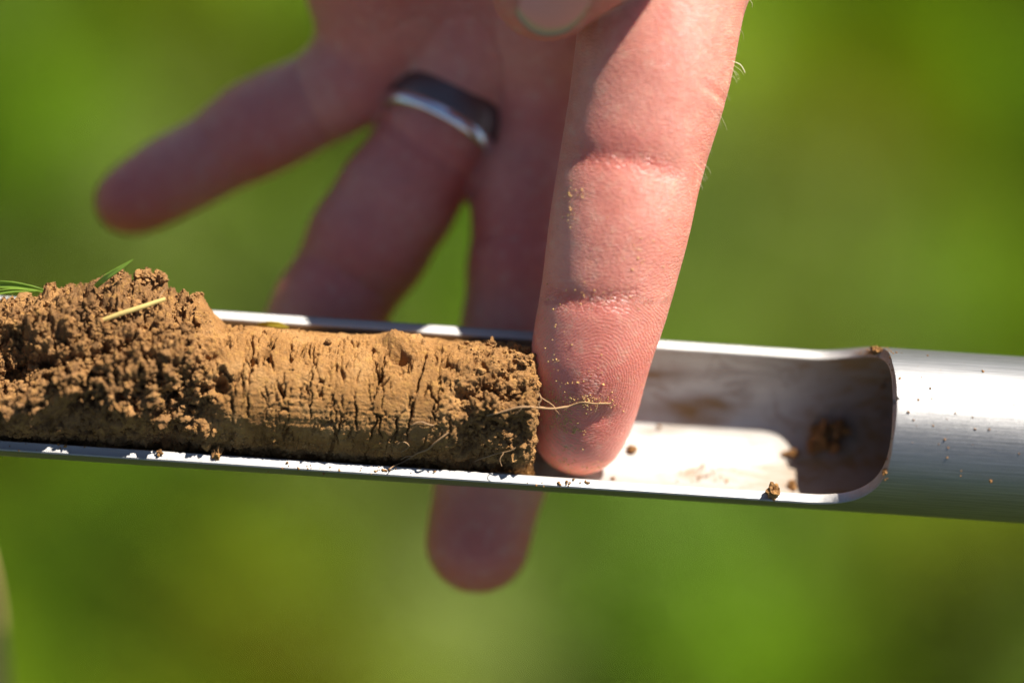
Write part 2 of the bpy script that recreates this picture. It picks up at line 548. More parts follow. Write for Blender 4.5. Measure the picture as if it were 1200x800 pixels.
K = len(pts)
V = np.concatenate(rows)
film_shade_v = np.array(film_shade_v); inn = np.array(inside) >= 0.95
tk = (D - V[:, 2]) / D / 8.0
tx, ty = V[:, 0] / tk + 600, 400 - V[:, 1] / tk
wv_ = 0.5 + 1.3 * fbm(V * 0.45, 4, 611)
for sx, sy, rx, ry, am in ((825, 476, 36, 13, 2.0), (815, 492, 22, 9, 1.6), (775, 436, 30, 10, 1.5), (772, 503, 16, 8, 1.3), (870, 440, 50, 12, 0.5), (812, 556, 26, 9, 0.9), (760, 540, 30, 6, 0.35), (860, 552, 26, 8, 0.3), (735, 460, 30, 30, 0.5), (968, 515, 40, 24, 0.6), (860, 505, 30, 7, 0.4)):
    film_shade_v = film_shade_v + inn * am * np.clip(wv_, 0, 1.4) * np.exp(-((tx - sx) / rx) ** 2 - ((ty - sy) / ry) ** 2)
film_shade_v = film_shade_v + (np.array(rimv) > 0.5) * np.clip(wv_ + 0.2, 0, 1) * 0.75 * sst(985, 1030, tx)
film_shade_v = np.clip(film_shade_v, 0, 1)
idx = np.arange(len(V)).reshape(-1, K)
a_, b_ = idx[:-1], idx[1:]
F = np.stack([a_, np.roll(a_, -1, 1), np.roll(b_, -1, 1), b_], -1)
rim_cols = [71, 72, 73, 138 - 1, 138, 139]                # strips across the cut: not where the tube is whole
keepf = np.ones(F.shape[:2], bool)
keepf[n_open + 1:, [71, 72, 73, 137, 138, 139]] = False
F = F[keepf]
# close both far ends of the wall
probe = empty('soil_probe', A0)
tag(probe, 'silver metal soil probe tube, cut open along one side and closed at its right end', 'soil probe')
tb = mesh('tube', V, F, M_METAL, probe, attrs={'tubeuv': ('FLOAT_VECTOR', np.concatenate(tuv)), 'inside': ('FLOAT', np.array(inside, float)), 'film_shade': ('FLOAT', np.array(film_shade_v, float))})
import bmesh
bm_ = bmesh.new(); bm_.from_mesh(tb.data)
bmesh.ops.remove_doubles(bm_, verts=bm_.verts, dist=8e-6)
bmesh.ops.recalc_face_normals(bm_, faces=bm_.faces)
bm_.to_mesh(tb.data); bm_.free()
em = tb.modifiers.new('split', 'EDGE_SPLIT'); em.split_angle = math.radians(38)

# ------------------------------------------------------------------ the hand: one continuous skin
def chain(*pts):
    out = []
    for px, py, z, r in pts:
        k = (D - z) / D / 8.0
        out.append((P(px, py, z), r * k))
    return out

INDEX = chain((790, -70, 2, 96), (774, 20, 3.5, 91), (762, 95, 4.6, 88), (740, 190, 4.8, 81), (725, 268, 4.2, 78), (709, 350, 3.0, 72), (693, 410, 1.6, 66), (684, 466, -0.8, 61), (678, 505, -2.9, 52))
FLAT = 0.78                        # fingers are less thick than wide
def refine(ch_, m):
    c = np.array([np.append(a, r) for a, r in ch_])
    n_ = len(c)
    t = np.linspace(0, n_ - 1, (n_ - 1) * m + 1)
    i = np.clip(t.astype(int), 0, n_ - 2); f = (t - i)[:, None]
    g_ = lambda k: c[np.clip(k, 0, n_ - 1)]
    p0, p1, p2, p3 = g_(i - 1), g_(i), g_(i + 1), g_(i + 2)
    o = 0.5 * (2 * p1 + (p2 - p0) * f + (2 * p0 - 5 * p1 + 4 * p2 - p3) * f ** 2 + (3 * p1 - p0 - 3 * p2 + p3) * f ** 3)
    return [(x[:3], x[3]) for x in o]
INDEX = refine(INDEX, 3)
MIDDLE = chain((668, -60, -15, 86), (655, 60, -23, 80), (645, 150, -26, 74), (628, 230, -24.5, 75), (618, 310, -22, 69), (610, 390, -21.8, 68), (595, 470, -21.6, 66), (577, 550, -21.6, 65), (560, 634, -21.6, 61))
RINGF = chain((572, 40, -26, 80), (532, 125, -25.5, 69), (506, 172, -25, 67), (464, 235, -25, 70), (432, 285, -25, 71), (385, 365, -24.5, 66), (345, 432, -24, 60), (322, 470, -23.5, 52))
PINKY = refine(chain((480, 5, -25, 68), (410, 92, -27.5, 58), (360, 122, -29, 54), (300, 152, -30, 56), (245, 185, -30.3, 47), (205, 205, -30, 46), (170, 226, -29.5, 42), (148, 236, -29, 37)), 2)
THUMB = chain((850, -330, 16, 118), (800, -230, 20, 98), (740, -130, 20, 84), (683, -66, 17, 76), (641, -18, 14.0, 67))
PALM = [
    chain((452, -24, -24, 96), (438, -200, -12, 138), (500, -480, -6, 140)),
    chain((575, 25, -26, 84), (590, -200, -16, 100), (600, -480, -8, 120)),
    chain((658, 10, -20, 90), (665, -200, -10, 105), (680, -480, -4, 120)),
    chain((790, -70, 2, 98), (770, -250, 2, 110), (720, -480, 2, 125)),
    chain((850, -330, 14, 120), (740, -520, 6, 140)),
    chain((520, -480, -8, 125), (640, -800, -4, 165)),
    chain((740, -500, 0, 135), (690, -800, -2, 165)),
    chain((660, -800, -3, 185), (660, -1050, -3, 200)),
]

def round_cone(p, a, r1, b, r2):
    ba = b - a
    l2 = ba @ ba
    rr = r1 - r2
    a2 = l2 - rr * rr
    il2 = 1.0 / l2
    pa = p - a
    y = pa @ ba
    z = y - l2
    q = pa * l2 - y[..., None] * ba
    x2 = (q * q).sum(-1)
    y2 = y * y * l2
    z2 = z * z * l2
    k = np.sign(rr) * rr * rr * x2
    o = (np.sqrt(x2 * a2 * il2) + y * rr) * il2 - r1
    c1 = np.sign(z) * a2 * z2 > k
    c2 = np.sign(y) * a2 * y2 < k
    o = np.where(c2, np.sqrt(x2 + y2) * il2 - r1, o)
    o = np.where(c1, np.sqrt(x2 + z2) * il2 - r2, o)
    return o

def smin(a, b, k):
    h = np.clip(0.5 + 0.5 * (b - a) / k, 0, 1)
    return b * (1 - h) + a * h - k * h * (1 - h)

def sd_chain(p, ch_, k):
    d = None
    for (a, r1), (b, r2) in zip(ch_[:-1], ch_[1:]):
        e = round_cone(p, a, r1, b, r2)
        d = e if d is None else smin(d, e, k)
    return d

def sd_hand(p):
    palm = None
    for c in PALM:
        e = sd_chain(p, c, 4.0)
        palm = e if palm is None else smin(palm, e, 7.0)
    f = sd_chain(p, PINKY, 1.5)
    f = smin(f, sd_chain(p, RINGF, 1.5), 1.2)
    f = smin(f, sd_chain(p, MIDDLE, 1.5), 1.2)
    iy = np.array([c[0][1] for c in INDEX])[::-1]; iz = np.array([c[0][2] for c in INDEX])[::-1]
    zc = np.interp(p[..., 1], iy, iz)
    fl = FLAT + (1 - FLAT) * sst(20.0, 55.0, p[..., 1])
    pi = p.copy(); pi[..., 2] = zc + (p[..., 2] - zc) / fl
    f = smin(f, sd_chain(pi, INDEX, 1.5) * 0.85, 0.8)
    d = smin(f, palm, 3.5)
    return smin(d, sd_chain(p, THUMB, 3.0), 0.9)

H = 0.72
allp = np.array([np.append(c[0], c[1]) for ch_ in [INDEX, MIDDLE, RINGF, PINKY, THUMB] + PALM for c in ch_])
lo = (allp[:, :3] - allp[:, 3:]).min(0) - 2.5
hi = (allp[:, :3] + allp[:, 3:]).max(0) + 2.5
nx, ny, nz = [int(math.ceil(s)) + 1 for s in (hi - lo) / H]
# coarse pass, then exact values only in a band around the surface
cs = 5
cgx = [lo[i] + H * cs * np.arange(int(math.ceil(n_ / cs)) + 1) for i, n_ in enumerate((nx, ny, nz))]
CG = np.stack(np.meshgrid(*cgx, indexing='ij'), -1)
cd = sd_hand(CG.reshape(-1, 3)).reshape(CG.shape[:3])
fi = np.full((nx, ny, nz), 5.0, np.float32)
big = np.repeat(np.repeat(np.repeat(cd, cs, 0), cs, 1), cs, 2)
big = big[cs // 2:, cs // 2:, cs // 2:][:nx, :ny, :nz]
fi[:] = np.pad(big, [(0, nx - big.shape[0]), (0, ny - big.shape[1]), (0, nz - big.shape[2])], mode='edge')
band = np.argwhere(np.abs(fi) < 6.5)
for s in range(0, len(band), 400000):
    bb = band[s:s + 400000]
    fi[bb[:, 0], bb[:, 1], bb[:, 2]] = sd_hand(lo + bb * H)

def surface_nets(f):
    s = f < 0
    c = np.zeros(tuple(n_ - 1 for n_ in f.shape), np.int8)
    for dx in (0, 1):
        for dy in (0, 1):
            for dz in (0, 1):
                c += s[dx:f.shape[0] - 1 + dx, dy:f.shape[1] - 1 + dy, dz:f.shape[2] - 1 + dz]
    act = np.argwhere((c > 0) & (c < 8))
    vid = np.full(c.shape, -1, np.int64)
    vid[act[:, 0], act[:, 1], act[:, 2]] = np.arange(len(act))
    acc = np.zeros((len(act), 3)); cnt = np.zeros(len(act))
    corners = [(x, y, z) for x in (0, 1) for y in (0, 1) for z in (0, 1)]
    for a in corners:
        for ax in range(3):
            if a[ax] == 0:
                b = list(a); b[ax] = 1
                fa = f[act[:, 0] + a[0], act[:, 1] + a[1], act[:, 2] + a[2]]
                fb = f[act[:, 0] + b[0], act[:, 1] + b[1], act[:, 2] + b[2]]
                m = (fa < 0) != (fb < 0)
                t = np.where(m, fa / np.where(m, fa - fb, 1), 0)
                pt = np.array(a, float) + t[:, None] * (np.array(b) - np.array(a))
                acc += pt * m[:, None]; cnt += m
    V = act + acc / cnt[:, None]
    faces = []
    for ax in range(3):
        o1, o2 = [(1, 2), (2, 0), (0, 1)][ax]
        sl0 = [slice(None)] * 3; sl1 = [slice(None)] * 3
        sl0[ax] = slice(0, -1); sl1[ax] = slice(1, None)
        A, B = s[tuple(sl0)], s[tuple(sl1)]
        e = np.argwhere(A != B)
        ok = (e[:, o1] > 0) & (e[:, o2] > 0) & (e[:, o1] < f.shape[o1] - 1) & (e[:, o2] < f.shape[o2] - 1)
        e = e[ok]
        flip = A[e[:, 0], e[:, 1], e[:, 2]]
        q = []
        for d1, d2 in ((-1, -1), (0, -1), (0, 0), (-1, 0)):
            ee = e.copy(); ee[:, o1] += d1; ee[:, o2] += d2
            q.append(vid[ee[:, 0], ee[:, 1], ee[:, 2]])
        q = np.stack(q, 1)
        q[~flip] = q[~flip][:, ::-1]
        faces.append(q)
    return V, np.concatenate(faces)

HV, HF = surface_nets(fi)
HV = lo + HV * H

def grad(fn, v, h=0.15):
    g_ = np.stack([fn(v + np.eye(3)[i] * h) - fn(v - np.eye(3)[i] * h) for i in range(3)], 1)
    return g_ / (np.linalg.norm(g_, axis=1, keepdims=True) + 1e-9)

for _ in range(2):
    gn_ = grad(sd_hand, HV)
    HV = HV - gn_ * np.clip(sd_hand(HV), -0.6, 0.6)[:, None]
HN = grad(sd_hand, HV, 0.4)

# smooth the sharp seams between the parts a little
def laplace(v, faces, it, w):
    e = np.concatenate([faces[:, [0, 1]], faces[:, [1, 2]], faces[:, [2, 3]], faces[:, [3, 0]]])
    deg = np.bincount(e.ravel(), minlength=len(v)).astype(float)
    for _ in range(it):
        s = np.zeros_like(v)
        for i in range(3):
            s[:, i] = np.bincount(e[:, 0], v[e[:, 1], i], len(v)) + np.bincount(e[:, 1], v[e[:, 0], i], len(v))
        v = v + w * (s / deg[:, None] - v)
    return v
HV = laplace(HV, HF, 3, 0.5)

def along(v, ch_):
    """nearest bone of a chain: distance from the tip in mm, distance to its surface"""
    best = np.full(len(v), 1e9); uu = np.zeros(len(v))
    tot = 0.0
    for (a, r1), (b, r2) in zip(ch_[::-1][:-1], ch_[::-1][1:]):
        ba = b - a; l = np.linalg.norm(ba)
        t = np.clip(((v - a) @ ba) / (l * l), 0, 1)
        d = np.linalg.norm(v - a - t[:, None] * ba, axis=1) - (r1 + (r2 - r1) * t)
        m = d < best
        uu = np.where(m, tot + t * l, uu); best = np.where(m, d, best)
        tot += l
    return uu, best

fingers = [INDEX, MIDDLE, RINGF, PINKY, THUMB]
al = [along(HV, c) for c in fingers]
dist = np.stack([a[1] for a in al], 1)
near = dist.argmin(1)
isf = dist.min(1) < 2.5
front = HN[:, 2]
ridge = np.zeros((len(HV), 3))
off = np.zeros(len(HV))
kz = (D - HV[:, 2]) / D / 8.0
VX, VY = HV[:, 0] / kz + 600, 400 - HV[:, 1] / kz      # where each vertex lies in the picture
ridge[:, 0] = HV[:, 1] + 0.25 * HV[:, 0]
ridge[:, 1] = 0.12
ridge[:, 2] = 0.25
def crease(cy, slope, bow, x0, x1, depth, wid, fold=0.0):
    """a skin crease across the index finger: cut line plus a fuller fold just below it"""
    global off
    xm = (x0 + x1) / 2
    yl = cy + slope * (VX - xm) + bow * ((VX - xm) / (x1 - x0) * 2) ** 2
    dy = (VY - yl) / 8.0
    w = sst(x0 - 12, x0 + 12, VX) * (1 - sst(x1 - 12, x1 + 12, VX)) * sst(0.0, 0.35, front)
    off = off - depth * np.exp(-(dy / wid) ** 2) * w + fold * np.exp(-((dy - 1.5) / 1.3) ** 2) * w
    return np.exp(-(dy / (wid * 2.2)) ** 2) * w
ii = (near == 0) & isf
off[:] = 0
crease(186, 0.10, 10, 655, 800, 0.34, 2.4)
crease(354, 0.05, -8, 640, 745, 0.26, 1.8)
c1 = crease(184, 0.10, 10, 668, 792, 0.14, 0.45)
c1 = np.maximum(c1, 0.6 * crease(192, 0.16, 8, 690, 800, 0.09, 0.45))
c1 = np.maximum(c1, 0.4 * crease(176, 0.05, 10, 660, 740, 0.07, 0.45))
c2 = crease(352, 0.05, -8, 640, 745, 0.13, 0.42)
c2 = np.maximum(c2, 0.5 * crease(360, 0.10, -4, 645, 735, 0.08, 0.42))
c2 = np.maximum(c2, 0.3 * crease(345, 0.02, -8, 660, 750, 0.06, 0.42))
c3 = crease(112, 0.75, 0, 826, 858, 0.3, 0.4, 0.2)
off = np.where(ii, off, 0)
# the pad: a dimple where the root presses
off -= np.where(ii, 0.28 * np.exp(-(((VX - 705) / 16) ** 2 + ((VY - 488) / 10) ** 2)) * sst(0, 0.4, front), 0)
# fuller middles of the three segments
off += np.where(ii, 0.2 * np.exp(-((VY - 270) / 44) ** 2) * sst(-0.2, 0.6, front) + 0.35 * np.exp(-((VY - 440) / 40) ** 2) * sst(-0.2, 0.6, front), 0)
dx, dy = (VX - 690) / 8.0, (VY - 452) / 8.0
wob = fbm(np.stack([VX * 0.012, VY * 0.012, VX * 0], 1), 3, 401)
pad = np.sqrt((dx + 0.14 * dy) ** 2 * 1.5 + np.where(dy < 0, dy * dy * 1.0, dy * dy * 0.6)) + 1.6 * wob
pid = np.where(VY > 352, pad, (VY / 8.0) + 0.02 * (VX - 715) ** 2 / 8.0 * 0.25 + 0.06 * dx)
ridge[:, 0] = np.where(ii, pid, ridge[:, 0])
wt = np.where(VY > 352, 0.75, np.where(VY > 190, 0.62, 0.58))
wt = wt * (1 - np.clip(c1 + c2, 0, 1)) * np.where(VY > 352, 0.25 + 0.75 * sst(0.5, 3.5, pad), 1.0)
ridge[:, 1] = np.where(ii, wt * sst(-0.1, 0.4, front), ridge[:, 1])
padred = 0.55 * np.exp(-((VX - 680) / 60) ** 2 - ((VY - 490) / 60) ** 2) + 0.35 * np.exp(-((VY - 440) / 75) ** 2)
rdv = np.where(ii, np.clip(0.36 + padred + 0.55 * (c1 + c2 + c3) + 0.4 * np.exp(-((VY - 168) / 26) ** 2) * sst(650, 690, VX) * (1 - sst(740, 800, VX)), 0, 1), 0.80)  # red above the crease and on palm and thumb paints their shade
for k_, a in enumerate(al):
    if k_ in (1, 2, 3):
        m = (near == k_) & isf
        rdv = np.where(m, 0.70 + 0.22 * np.cos(a[0] * 0.28) + 0.2 * np.exp(-(a[0] / 9.0) ** 2), rdv)  # shade tinted into the rear fingers, their soft sheen into the ripple
        for jd in ((22.0, 45.0) if k_ != 3 else (17.0, 34.0)):
            off = off - np.where(m, 0.35 * np.exp(-((a[0] - jd) / 0.8) ** 2) * sst(0, 0.4, front), 0)
            off = off - np.where(m, 0.25 * np.exp(-((a[0] - jd) / 3.0) ** 2), 0)
        ridge[:, 0] = np.where(m, a[0], ridge[:, 0])
        ridge[:, 1] = np.where(m, 0.5, ridge[:, 1])
ridge[:, 2] = rdv
off += 0.05 * fbm(HV * 0.22, 3, 3)
HV = HV + HN * off[:, None]

grime = np.zeros(len(HV))
for sx, sy, rx, ry, am in ((650, 545, 22, 14, 0.8), (668, 522, 20, 12, 0.7), (645, 500, 16, 20, 0.6), (702, 548, 12, 8, 0.9), (660, 470, 30, 14, 0.7), (668, 240, 8, 30, 0.6), (640, 400, 10, 40, 0.35), (715, 352, 50, 8, 0.4), (745, 186, 50, 8, 0.35), (505, 655, 8, 10, 0.9)):
    grime += am * np.exp(-((VX - sx) / rx) ** 2 - ((VY - sy) / ry) ** 2) * (front > -0.2)
hand = mesh('hand', HV, HF, M_SKIN, attrs={'grime': ('FLOAT', np.clip(grime, 0, 1)), 'ridge': ('FLOAT_VECTOR', ridge), 'mm': ('FLOAT_VECTOR', HV)})
tag(hand, 'left hand reaching down, index finger pressed into the metal tube, middle finger behind it', 'hand')
HB = BVHTree.FromPolygons([Vector(v) for v in HV], HF.tolist())
CAMP = np.array([0, 0, D])

def on(bvh, px, py):
    d = P(px, py) - CAMP
    d /= np.linalg.norm(d)
    h = bvh.ray_cast(Vector(CAMP), Vector(d))
    return (None, None) if h[0] is None else (np.array(h[0]), np.array(h[1]))

# ---- thumb nail: a curved plate on the thumb tip
nu, nv = 22, 22
pts, eg = [], []
for j in range(nv):
    for i in range(nu):
        s = -1 + 2 * i / (nu - 1); t = j / (nv - 1)
        yb = 42 - 32 * abs(s) ** 2.4 + 5 * s * -1
        px = 648 + s * (41 + 3 * t) + 30 * (1 - t)
        py = yb - (1 - t) * (yb + 78)
        h, n_ = on(HB, px, py)
        if h is None:
            h, n_ = pts[-1], np.array([0, 0, 1.0])
        pts.append(h + np.array([0.0, 0.0, 0.22 * (1 - 0.8 * abs(s) ** 3)]) + 0.06 * n_)
        eg.append(float(sst(0.90, 0.96, t)))
pts = np.array(pts).reshape(nv, nu, 3)
for _ in range(6):
    pts[1:-1, 1:-1] = (pts[1:-1, 1:-1] * 2 + pts[:-2, 1:-1] + pts[2:, 1:-1] + pts[1:-1, :-2] + pts[1:-1, 2:]) / 6
top = pts.reshape(-1, 3)
bot = top - np.array([0, 0, 0.55])
V = np.concatenate([top, bot])
idx = np.arange(nu * nv).reshape(nv, nu)
q = np.stack([idx[:-1, :-1], idx[1:, :-1], idx[1:, 1:], idx[:-1, 1:]], -1).reshape(-1, 4)
border = np.concatenate([idx[0, :], idx[1:, -1], idx[-1, -2::-1], idx[-2:0:-1, 0]])
sd = np.stack([border, np.roll(border, -1), np.roll(border, -1) + nu * nv, border + nu * nv], 1)
F = np.concatenate([q[:, ::-1], q + nu * nv, sd])
mesh('thumbnail', V, F, M_NAIL, hand, attrs={'edge': ('FLOAT', np.array(eg * 2)), 'mm': ('FLOAT_VECTOR', V)})

# ---- tube-shaped strands
def strand(pts, rad, sides=6, sub=6, wob=0.0, seed=0, flat=1.0):
    p = np.array(pts, float)
    n_ = len(p)
    t = np.linspace(0, n_ - 1, (n_ - 1) * sub + 1)
    i = np.clip(t.astype(int), 0, n_ - 2); f = (t - i)[:, None]
    g_ = lambda k: p[np.clip(k, 0, n_ - 1)]
    p0, p1, p2, p3 = g_(i - 1), g_(i), g_(i + 1), g_(i + 2)
    c = 0.5 * (2 * p1 + (p2 - p0) * f + (2 * p0 - 5 * p1 + 4 * p2 - p3) * f ** 2 + (3 * p1 - p0 - 3 * p2 + p3) * f ** 3)
    if wob:
        c = c + wob * np.stack([perlin(np.stack([t * 0.9, t * 0 + 3.7 * k, t * 0 + seed], 1), seed + k) for k in range(3)], 1)
    r = np.interp(t / (n_ - 1), np.linspace(0, 1, len(rad)), rad)
    if wob:
        r = r * (1 + 0.35 * perlin(np.stack([t * 2.1, t * 0, t * 0 + seed], 1), seed + 9))
    tg = np.gradient(c, axis=0); tg /= np.linalg.norm(tg, axis=1, keepdims=True)
    up = np.array([0, 0, 1.0])
    s1 = np.cross(tg, up); s1 /= np.linalg.norm(s1, axis=1, keepdims=True) + 1e-9
    s2 = np.cross(s1, tg)
    an = np.linspace(0, 2 * math.pi, sides, endpoint=False)
    V = c[:, None] + r[:, None, None] * (np.cos(an)[None, :, None] * s1[:, None] + flat * np.sin(an)[None, :, None] * s2[:, None])
    m = len(c)
    idx = np.arange(m * sides).reshape(m, sides)
    F = np.stack([idx[:-1], np.roll(idx[:-1], -1, 1), np.roll(idx[1:], -1, 1), idx[1:]], -1).reshape(-1, 4)
    return V.reshape(-1, 3), F

def joined(parts):
    vs, fs, b = [], [], 0
    for v, f in parts:
        vs.append(v); fs.append(f + b); b += len(v)
    return np.concatenate(vs), np.concatenate(fs)

# ---- fine hairs on the outer side of the index finger
hp = []
for k in range(20):
    py = random.choice([random.uniform(-20, 140), random.uniform(60, 230)])
    pxx = None
    for x in range(900, 700, -2):
        h, n_ = on(HB, x, py)
        if h is not None:
            pxx = x; break
    if pxx is None:
        continue
    h, n_ = on(HB, pxx - random.uniform(0, 14), py)
    if h is None:
        continue
    ln_ = random.uniform(1.2, 3.6)
    d = n_ * random.uniform(0.1, 0.7) + np.array([random.uniform(0.0, 0.5), random.uniform(-1.2, -0.5), random.uniform(-0.9, 0.4)]); d /= np.linalg.norm(d)
    hp.append(strand([h - n_ * 0.2, h + d * ln_ * 0.5 + n_ * random.uniform(0.0, 0.2) * ln_, h + d * ln_], [0.020, 0.017, 0.006], 4, 4))
for (sx, sy, ex, ey) in ((862, 72, 872, 83),):
    h, n_ = on(HB, sx - 4, sy)
    if h is not None:
        k2 = P(ex, ey, h[2] - 1.0)
        hp.append(strand([h, (h + k2) / 2 + np.array([0.3, 0.2, 0]), k2, k2 + np.array([0.15, -0.35, 0])], [0.04, 0.06, 0.07, 0.03], 4, 4))
if hp:
    v, f = joined(hp)
    tag(mesh('hair', v, f, M_HAIR, hand), kind='stuff')

# ------------------------------------------------------------------ the ring
rc = chain((521, 146, -25.3, 68))[0]
ax_ = RINGF[2][0] - RINGF[1][0]; ax_ = ax_ / np.linalg.norm(ax_)
ax_ = ax_ * 0.94 + np.array([0, 0, 0.20]); ax_ /= np.linalg.norm(ax_)
b1 = np.cross(ax_, [0, 0, 1.0]); b1 /= np.linalg.norm(b1)
b2 = np.cross(ax_, b1)
def lathe(center, prof_):
    n_ = 96
    an = np.linspace(0, 2 * math.pi, n_, endpoint=False)
    V = np.array([[center + ax_ * h + r * (math.cos(a) * b1 + math.sin(a) * b2) for a in an] for h, r in prof_])
    m = len(prof_)
    idx = np.arange(m * n_).reshape(m, n_)
    nxt = np.roll(idx, -1, 0)
    F = np.stack([idx, np.roll(idx, -1, 1), np.roll(nxt, -1, 1), nxt], -1).reshape(-1, 4)
    return V.reshape(-1, 3), F
rr = rc[1] + 0.4
ring = empty('ring', rc[0])
tag(ring, 'dark wedding band with a polished silver edge on the ring finger', 'ring')
v, f = lathe(rc[0], [(-3.8, rr), (-3.9, rr + 0.7), (-3.5, rr + 1.0), (-2.0, rr + 1.1), (0.6, rr + 1.05), (0.85, rr + 0.95), (0.85, rr)])
mesh('band', v, f, M_BAND, ring)
v, f = lathe(rc[0], [(0.86, rr), (0.86, rr + 1.0), (1.1, rr + 1.18), (2.1, rr + 1.15), (2.6, rr + 0.9), (2.75, rr + 0.5), (2.7, rr)])
mesh('polished_edge', v, f, M_EDGE, ring)

# ------------------------------------------------------------------ the soil core
CO = -1.15                         # the core lies on the bottom of the trough
R0 = 9.35
def core_uv(px, py):
    """picture position -> (along, angle) on the core surface"""
    u = (px - 600) / 8.0
    s = (435.2 + 0.0672 * px - py) / 8.0
    a = math.asin(max(-1, min(1, (s - CO * math.sin(TILT)) / R0))) - TILT
    return u, a
sil = np.array([(-140, 74), (-60, 76), (0, 78), (30, 84), (60, 93), (90, 106), (120, 110), (150, 115), (180, 109), (200, 98), (232, 95), (246, 79), (260, 72), (320, 71), (400, 70),
                (436, 72), (458, 78), (480, 74), (520, 70), (600, 70), (640, 68)], float)
PU = []
for u in np.arange(-96, 2.0, 0.15): PU.append((u, R0, 0, 1))
for t in np.linspace(0, math.pi / 2, 14)[1:]: PU.append((2.0 + 1.3 * math.sin(t), R0 - 1.3 * (1 - math.cos(t)), math.sin(t), math.cos(t)))
for r in np.arange(R0 - 1.45, 0.3, -0.15): PU.append((3.3, r, 1, 0))
PU = np.array(PU)
NA = 400
an = np.linspace(-math.pi, math.pi, NA, endpoint=False)
U, A = np.meshgrid(PU[:, 0], an, indexing='ij')
RB = np.repeat(PU[:, 1:2], NA, 1)
NU, NR = np.repeat(PU[:, 2:3], NA, 1), np.repeat(PU[:, 3:4], NA, 1)
def core_pos(u, rho, a):
    return tube(u, rho, a) + CO * N
base = core_pos(U, RB, A).reshape(-1, 3)
u_, a_, rb = U.ravel(), A.ravel(), RB.ravel()
q3 = np.stack([u_, rb * np.cos(a_), rb * np.sin(a_)], 1)
arc = R0 * a_
warp = fbm(q3 * 0.25, 3, 50)
# zones
top_soil = 1 - sst(-48.5, -43.0, u_ + 5.0 * warp + 1.5 * np.sin(a_ * 1.5))
end_z = sst(-11.5, -5.0, u_ + 5.0 * warp)
low_z = sst(0.45, 1.05, -(a_ + TILT) + 0.5 * warp) * (1 - top_soil)      # rough underside
crum = np.clip(top_soil + end_z * 0.85 + 0.35 * low_z + 0.6 * np.clip(fbm(q3 * 0.16, 2, 77) * 2.4 - 0.55, 0, 1), 0, 1)
# overall silhouette of the heap
S = np.interp(600 + u_ * 8, sil[:, 0], sil[:, 1] - 70) / 8.0
up_ang = a_ - math.radians(58)
wS = np.exp(-(np.angle(np.exp(1j * up_ang)) / 0.62) ** 2)
disp = S * wS
disp += top_soil * (0.9 * np.exp(-((a_ + 0.1) / 1.2) ** 2) * sst(-90, -60, -np.abs(u_ + 56) * 1.0 - 40))
# lumps of the heap
holes = np.zeros(len(u_))
def lump(px, py, r, h, sharp=1.0):
    global disp, holes
    u0, a0 = core_uv(px, py)
    d2 = ((u_ - u0) ** 2 + (R0 * np.angle(np.exp(1j * (a_ - a0)))) ** 2) / (r / 8.0) ** 2
    e_ = np.exp(-d2 ** sharp)
    disp = disp + h * e_
    if h < 0:
        holes = np.maximum(holes, np.exp(-(d2 * 0.45) ** sharp))
lump(150, 352, 44, 1.2, 1.8)
lump(70, 395, 30, 1.2)
lump(190, 410, 46, 1.1)
lump(110, 455, 40, 0.8)
lump(25, 480, 26, 1.0)
lump(225, 365, 24, 0.8)
lump(70, 345, 22, 0.4)
lump(458, 402, 12, 1.0, 1.8)
lump(486, 402, 14, 0.9, 1.8)
lump(590, 430, 26, 0.5)
lump(545, 430, 18, 0.4)
# holes
lump(32, 425, 26, -4.6, 1.3)
lump(12, 440, 22, -3.8, 1.3)
lump(66, 418, 14, -2.2, 1.3)
lump(112, 425, 13, -1.8, 1.3)
lump(170, 455, 14, -1.9, 1.3)
lump(95, 480, 16, -1.8, 1.3)
lump(140, 340, 9, -1.2, 1.3)
lump(205, 385, 12, -1.4, 1.3)
lump(2, 398, 14, -1.8)
lump(92, 372, 14, -1.1)
lump(130, 398, 16, -0.9)
lump(228, 470, 26, -2.4, 1.3)
lump(262, 450, 12, -2.2, 1.3)
lump(200, 510, 30, -1.5)
lump(244, 415, 12, -1.2)
lump(466, 418, 10, -2.6, 1.5)
lump(548, 468, 14, -1.3)
lump(575, 455, 10, -1.0)
lump(560, 520, 20, -1.1)
lump(607, 500, 14, -0.9)
crum = np.clip(crum + 0.75 * holes, 0, 1)
crum = np.clip(crum + 0.7 * np.exp(-((u_ + 44) / 3.0) ** 2) * sst(0.3, 0.6, a_), 0, 1)
hump = np.exp(-((u_ - (472 - 600) / 8) / 3.6) ** 2 - ((a_ - 0.72) / 0.30) ** 2)
crum = np.clip(crum + 0.8 * hump, 0, 1)
# smooth, pressed clay: gentle swell, scrape lines along the axis, cracks across it
clay = 0.20 * fbm(q3 * 0.30, 3, 60) + 0.07 * fbm(q3 * 1.1, 3, 61) + 0.05 * fbm(q3 * 2.6, 2, 62)
scr = perlin(np.stack([u_ * 0.05, arc * 2.4, u_ * 0], 1), 71) + 0.6 * perlin(np.stack([u_ * 0.09, arc * 5.0, u_ * 0], 1), 72)
clay += 0.085 * scr * sst(-0.2, 0.5, -(a_ + 0.1)) 
wx = 0.75 * fbm(np.stack([u_ * 0.5, arc * 0.5, u_ * 0], 1), 4, 81)
def cracks(fu, fa, w, dep, seed, thr, soft=0.25):
    f1, f2 = worley(np.stack([(u_ + wx) * fu, (arc + 0.6 * wx) * fa, u_ * 0 + 0.5], 1), seed)
    e = (f2 - f1)
    mk = sst(thr, thr + soft, perlin(np.stack([u_ * 0.33, arc * 0.20, u_ * 0 + seed], 1), seed + 1))
    return -dep * (1 - sst(0, w, e)) * mk
